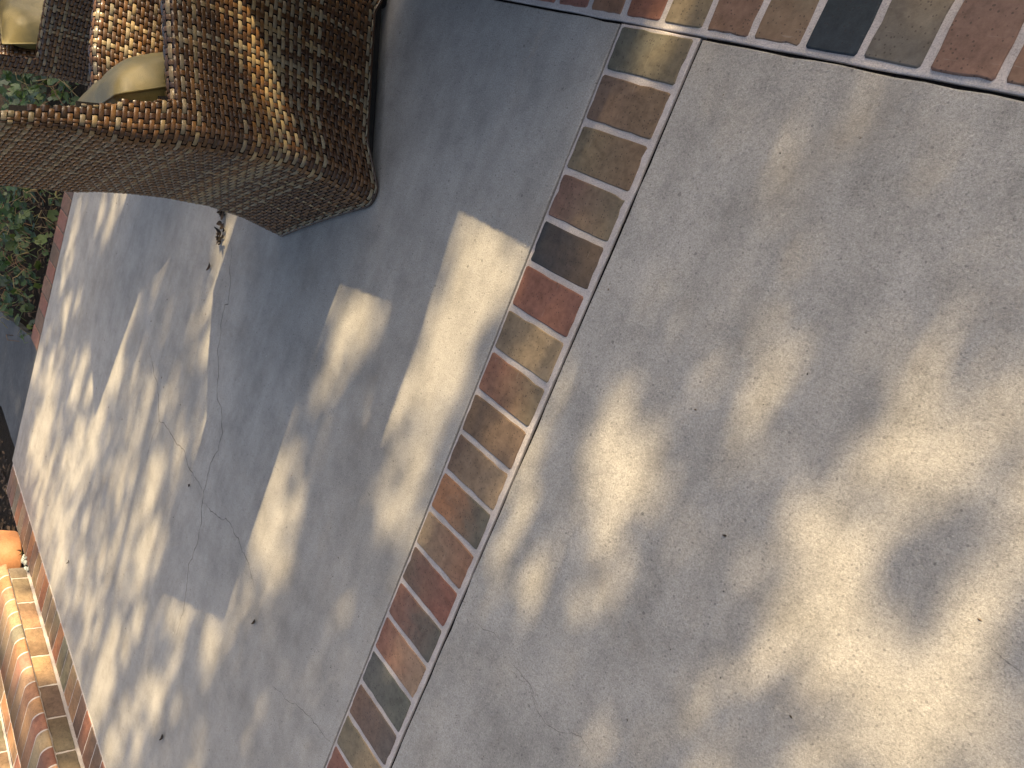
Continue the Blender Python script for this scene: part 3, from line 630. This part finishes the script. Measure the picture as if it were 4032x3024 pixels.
G = G[RNG.random(N) < dens * .50]
n = len(G)
zmin = np.maximum(4.3 - .9 / (1 + np.exp(-(G[:, 0] + .2) * 4)), (1.2 - G[:, 1]) / 1.485); z = zmin + 2.0 * RNG.random(n) ** 1.2
pos = np.stack([G[:, 0] + .12 * z, G[:, 1] + 1.485 * z, z], 1)
L = RNG.normal(.085, .015, n).clip(.045, .12); Wd = L * RNG.normal(.58, .07, n)
ax = RNG.normal(size=(n, 3)); ax[:, 2] -= .5; ax /= np.linalg.norm(ax, axis=1, keepdims=True)
up = RNG.normal(size=(n, 3)) * .75 + np.array([.08, .75, .75]); sd = np.cross(ax, up); sd /= np.linalg.norm(sd, axis=1, keepdims=True); nr = np.cross(sd, ax)
tpl = np.array([(-.5, 0, 0), (-.2, -.42, .06), (.2, -.36, .05), (.5, 0, -.04), (.2, .36, .05), (-.2, .42, .06)])
V = pos[:, None] + tpl[None, :, :1] * (ax * L[:, None])[:, None] + tpl[None, :, 1:2] * (sd * Wd[:, None])[:, None] + tpl[None, :, 2:] * (nr * L[:, None])[:, None]
F = (np.array([(0, 1, 2, 3), (0, 3, 4, 5)])[None] + (np.arange(n) * 6)[:, None, None]).reshape(-1, 4)
col = np.array([(.045, .085, .022)]) * RNG.normal(1, .2, (n, 1)) * np.array([1, 1, 1]) + RNG.random((n, 1)) * np.array([.02, .02, .004])
tree = tag(empty('broadleaf_tree', (-1.9, 6.4, -.07)), 'broadleaf tree beyond the top edge whose crown dapples the patio', 'tree')
crown = link('crown', mesh_np('crown', V.reshape(-1, 3) - np.array([-1.9, 6.4, -.07]), F, np.repeat(np.clip(col, .01, .3), 6, 0)), M['treeleaf'], tree)
tag(crown, kind='stuff')
mb = MB(); tr = [(0, 0, -.1), (.05, -.03, .5), (.02, .02, 1.2), (.10, .0, 1.9), (.12, .05, 3.1)]
mb.add(*tube(tr, [.24, .19, .165, .15, .14], 12)); mb.build('trunk', M['bark'], tree)
mb = MB()
for k in range(11):
    a = 2 * math.pi * k / 11 + random.uniform(-.2, .2); R = random.uniform(1.6, 3.2); top = random.uniform(.9, 2.4)
    pts = []
    for q in range(7):
        t = q / 6; pts.append((.12 + math.cos(a) * R * t + random.gauss(0, .05) * (q > 0), .05 + math.sin(a) * R * .75 * t + random.gauss(0, .05) * (q > 0), 2.95 + top * 1.5 * t ** .8))
    mb.add(*tube(pts, [.075 * (1 - .85 * q / 6) + .006 for q in range(7)], 7))
mb.build('limb', M['bark'], tree)

# ---------------------------------------------------------------- planting bed
def leaf_cloud(name, n, posf, rmin, rmax, cols, mat, flat=.55):
    """round scalloped leaves"""
    P = posf(n); k = 11; R = RNG.uniform(rmin, rmax, n)
    up = RNG.normal(size=(n, 3)) * flat + np.array([.35, 0, 1.]); up /= np.linalg.norm(up, axis=1, keepdims=True)
    t = RNG.normal(size=(n, 3)); ax = np.cross(up, t); ax /= np.linalg.norm(ax, axis=1, keepdims=True); sd = np.cross(up, ax)
    ang = np.linspace(.35, 2 * math.pi - .35, k); lob = 1 - .16 * (np.arange(k) % 2)
    V = np.zeros((n, 2 * k + 1, 3)); V[:, 0] = P
    for i in range(k):
        for q, (f, hh) in enumerate(((.55, .05), (1.0, 0.13))):
            wob = RNG.normal(0, .08, n)
            V[:, 1 + q * k + i] = P + (ax * math.cos(ang[i]) + sd * math.sin(ang[i])) * (R * f * (lob[i] if q else 1))[:, None] + up * (R * (hh + wob * q))[:, None]
    f = []
    for i in range(k - 1): f += [(0, 1 + i, 2 + i, 2 + i), (1 + i, 1 + k + i, 2 + k + i, 2 + i)]
    tri = [(0, 1 + i, 2 + i) for i in range(k - 1)]; quad = [(1 + i, 1 + k + i, 2 + k + i, 2 + i) for i in range(k - 1)]
    allt = tri + [q[:3] for q in quad] + [(q[0], q[2], q[3]) for q in quad]
    F = (np.array(allt)[None] + (np.arange(n) * (2 * k + 1))[:, None, None]).reshape(-1, 3)
    c = np.array(cols)[RNG.integers(len(cols), size=n)] * RNG.normal(1, .18, (n, 1))
    return link(name, mesh_np(name, V.reshape(-1, 3), F, np.repeat(np.clip(c, .01, .6), 2 * k + 1, 0)), mat)
LG = [(.055, .10, .024), (.045, .088, .024), (.075, .125, .03), (.036, .075, .024), (.095, .135, .03), (.065, .09, .045)]
def bedpos(n):
    y = RNG.uniform(-2.55, 1.3, n); d = RNG.random(n) ** .8 * 1.9
    x = -4.10 - d - .14 * np.clip(-2.05 - y, 0, 1) * 2
    hmax = .05 + .24 * np.clip(d / .35, 0, 1) * np.clip((y + 2.62) / .3, .25, 1)
    clump = .5 + .5 * np.sin(x * 9 + 2 * np.sin(y * 5)) * np.sin(y * 8 + 1.3)
    return np.stack([x, y, -.04 + hmax * RNG.random(n) ** .7 * (.45 + .6 * clump)], 1)
tag(leaf_cloud('ground_cover', 2300, bedpos, .016, .044, LG, M['groundleaf']), 'tangled green ground cover with round scalloped leaves in the bed', 'ground cover', kind='stuff')
mb = MB()
for k in range(420):
    x = -4.10 - random.random() ** 1.3 * 1.3; y = random.uniform(-2.5, 1.0); zz = random.uniform(-.05, .12); a = random.uniform(0, 6.28); L_ = random.uniform(.06, .22)
    pts = [(x + math.cos(a) * L_ * t + random.gauss(0, .012), y + math.sin(a) * L_ * t + random.gauss(0, .012), zz + .06 * math.sin(math.pi * t) + random.gauss(0, .008)) for t in (0, .25, .5, .75, 1)]
    c = random.choice([(.22, .20, .07), (.10, .14, .05), (.16, .09, .045), (.11, .07, .04), (.30, .23, .11)])
    mb.add(*tube(pts, [random.uniform(.0015, .0032)] * 5, 5), col=c)
tag(mb.build('dry_stems', M['stem']), 'thin dry and green stems tangled among the ground cover', 'stems', kind='stuff')
# mulch, crumbs of soil and dead leaves in the bed
mb = MB()
for k in range(1500):
    if random.random() < .6: x = -4.07 - random.random() ** 1.5 * 1.2; y = random.uniform(-2.5, 1.0)
    else: x = random.uniform(-5.2, -3.45); y = random.uniform(-4.3, -3.42)
    if x > -3.9 and y > -3.46: continue
    r = random.uniform(.006, .022); a = random.uniform(0, 6.28); c = random.choice([(.05, .034, .022), (.09, .058, .034), (.035, .026, .018), (.13, .085, .05)])
    z0 = -.072 + random.uniform(0, .012)
    V = [(x + r * math.cos(a + t) * (1.6 if q % 2 else .7), y + r * math.sin(a + t) * (1.6 if q % 2 else .7), z0 + random.uniform(0, r * .8)) for q, t in enumerate((0, 1.57, 3.14, 4.71))]
    mb.add(V + [(x, y, z0 + r * .9)], [(0, 1, 4), (1, 2, 4), (2, 3, 4), (3, 0, 4)], col=c)
tag(mb.build('mulch', M['litter'], smooth=False), 'dark mulch and crumbled dead leaves over the bed soil', 'mulch', kind='stuff')

# ---------------------------------------------------------------- terracotta pot
pot = tag(empty('plant_pot', (-3.315, -3.650, -.012)), 'large terracotta plant pot standing beside the brick steps', 'pot')
def lathe(prof, seg=48):
    V = []; F = []
    for r, z in prof:
        for s in range(seg): a = 2 * math.pi * s / seg; V.append((r * math.cos(a), r * math.sin(a), z))
    for i in range(len(prof) - 1):
        for s in range(seg): F.append((i * seg + s, i * seg + (s + 1) % seg, (i + 1) * seg + (s + 1) % seg, (i + 1) * seg + s))
    return V, F
mb = MB(); mb.add(*lathe([(.001, 0), (.178, 0), (.188, .004), (.193, .012), (.212, .20), (.226, .40), (.2185, .43), (.238, .435), (.243, .445), (.243, .50), (.238, .508), (.222, .508), (.216, .50), (.206, .42), (.001, .42)])); mb.build('pot_body', M['terracotta'], pot)
mb = MB(); mb.add(*lathe([(.001, .455), (.08, .46), (.15, .452), (.211, .455)], 32)); mb.build('soil_fill', M['soil'], pot)
o = leaf_cloud('foliage', 150, lambda n: np.stack([RNG.normal(0, .09, n), RNG.normal(0, .09, n), .47 + RNG.random(n) * .2], 1), .02, .04, LG, M['groundleaf']); o.parent = pot

# ---------------------------------------------------------------- litter
def curled(name, loc, L_, Wd_, rz, col, curl, label=None, cat='leaf', group=None, parent=None):
    n = 7; V = []; F = []
    for i in range(n):
        t = i / (n - 1); w = Wd_ * math.sin(math.pi * (.08 + .87 * t)) ; zc = curl * L_ * (t - .35) ** 2 * 2.2
        for q in (-1, -.4, .4, 1): V.append(((t - .5) * L_, q * w / 2 * (1 - .25 * abs(q) * curl), zc + abs(q) ** 2 * w * .45 * curl + random.gauss(0, .0007)))
    for i in range(n - 1):
        for q in range(3): a = i * 4 + q; F.append((a, a + 1, a + 5, a + 4))
    mb = MB(); mb.add(V, F, col=col); o = mb.build(name, M['litter'], parent); o.location = loc; o.rotation_euler = (random.gauss(0, .25), random.gauss(0, .2), rz)
    if label: tag(o, label, cat, group)
    return o
dk = (.035, .024, .016)
lit = {'clump': (-1.664, -0.884), 'peb': (-3.074, -3.463), 'leaves': [('fallen_leaf', -1.295, -1.849, 0.026, 0.2, 'tiny dark seed husk beside the long crack in the concrete'), ('fallen_leaf', -0.564, -1.921, 0.03, 1.2, 'small curled brown leaf on the shaded concrete below the bright patch'), ('fallen_leaf', -0.901, -2.736, 0.035, 1.5, 'thin dark leaf near the bottom edge of the concrete'), ('fallen_leaf', -2.357, -2.969, 0.03, 1.0, 'small dark leaf scrap on the sunny concrete near the steps'), ('fallen_leaf', -1.678, -1.07, 0.04, 1.4, 'small dark twig leaf below the shrivelled clump'), ('fallen_leaf', 0.739, -0.699, 0.012, 0.3, 'tiny dark fleck on the near concrete slab')]}
clump = tag(empty('dead_leaves', (*lit['clump'], 0)), 'clump of dark shrivelled leaves on the concrete behind the large armchair', 'dead leaves')
for k in range(26):
    t = k / 25; o = curled('leaf', (-.05 + .10 * t + random.gauss(0, .010), .075 - .15 * t + random.gauss(0, .012), .005 + random.random() * .014), random.uniform(.022, .045), random.uniform(.014, .024), random.uniform(0, 6.28), random.choice([dk, (.045, .03, .02), (.025, .018, .014)]), random.uniform(.1, .7), parent=clump)
for nm, x, y, L_, rz, lab in lit['leaves']:
    curled(nm, (x, y, .003), L_, L_ * .42, rz, random.choice([dk, (.05, .03, .02)]), .5, lab)
mb = MB()
for k in range(230):
    x = random.uniform(-3.7, 1.6); y = random.uniform(-3.2, .08)
    if -.03 < x < .26 or (-.9 - .5 < x < -.5 and y > -.5): continue
    r = random.uniform(.0008, .0024) * (1.35 if x < -1 else .8); c = random.choice([(.05, .035, .025), (.03, .025, .02), (.12, .08, .05), (.5, .48, .42)])
    a = random.uniform(0, 3.14); e = random.uniform(1, 2.6)
    V = [(x + r * e * math.cos(a), y + r * e * math.sin(a), .0022), (x - r * math.sin(a), y + r * math.cos(a), .0022), (x - r * e * math.cos(a), y - r * e * math.sin(a), .0022), (x + r * math.sin(a), y - r * math.cos(a), .0022), (x, y, .0022 + r * .9)]
    mb.add(V, [(0, 1, 4), (1, 2, 4), (2, 3, 4), (3, 0, 4)], col=c)
tag(mb.build('crumbs', M['litter'], smooth=False), 'scattered crumbs of dirt and leaf on the concrete', 'crumbs', kind='stuff')
# pale stones and scraps in the corner between the pot and the steps
def pebble(loc, r, mat, label):
    bm = bmesh.new(); bmesh.ops.create_icosphere(bm, subdivisions=2, radius=r)
    for v in bm.verts: v.co *= 1 + random.gauss(0, .09); v.co.z *= .65; v.co.x *= 1.25
    me = bpy.data.meshes.new('pebble'); bm.to_mesh(me); bm.free()
    for p in me.polygons: p.use_smooth = True
    o = link('pebble', me, mat); o.location = loc; o.rotation_euler = (0, 0, random.uniform(0, 3)); tag(o, label, 'pebble', 'pale pebbles between pot and steps')
for (dx, dy, r) in ((0, 0, .020), (.045, .012, .016), (.075, -.012, .018), (.105, .01, .012), (-.03, .008, .010), (.02, .03, .009)):
    pebble((lit['peb'][0] + dx, lit['peb'][1] + dy, r * .5), r, M['stone'], 'small pale grey-green pebble in the corner between pot and step')
for k, (dx, dy) in enumerate(((-.06, .01), (-.10, .0), (.03, .02))): curled('scrap_leaf', (lit['peb'][0] + dx, lit['peb'][1] + dy, .006), .03, .014, k * 1.1, random.choice([dk, (.12, .14, .05)]), .9, 'dry scrap of leaf beside the pale pebbles', 'leaf', 'leaf scraps by the pot')
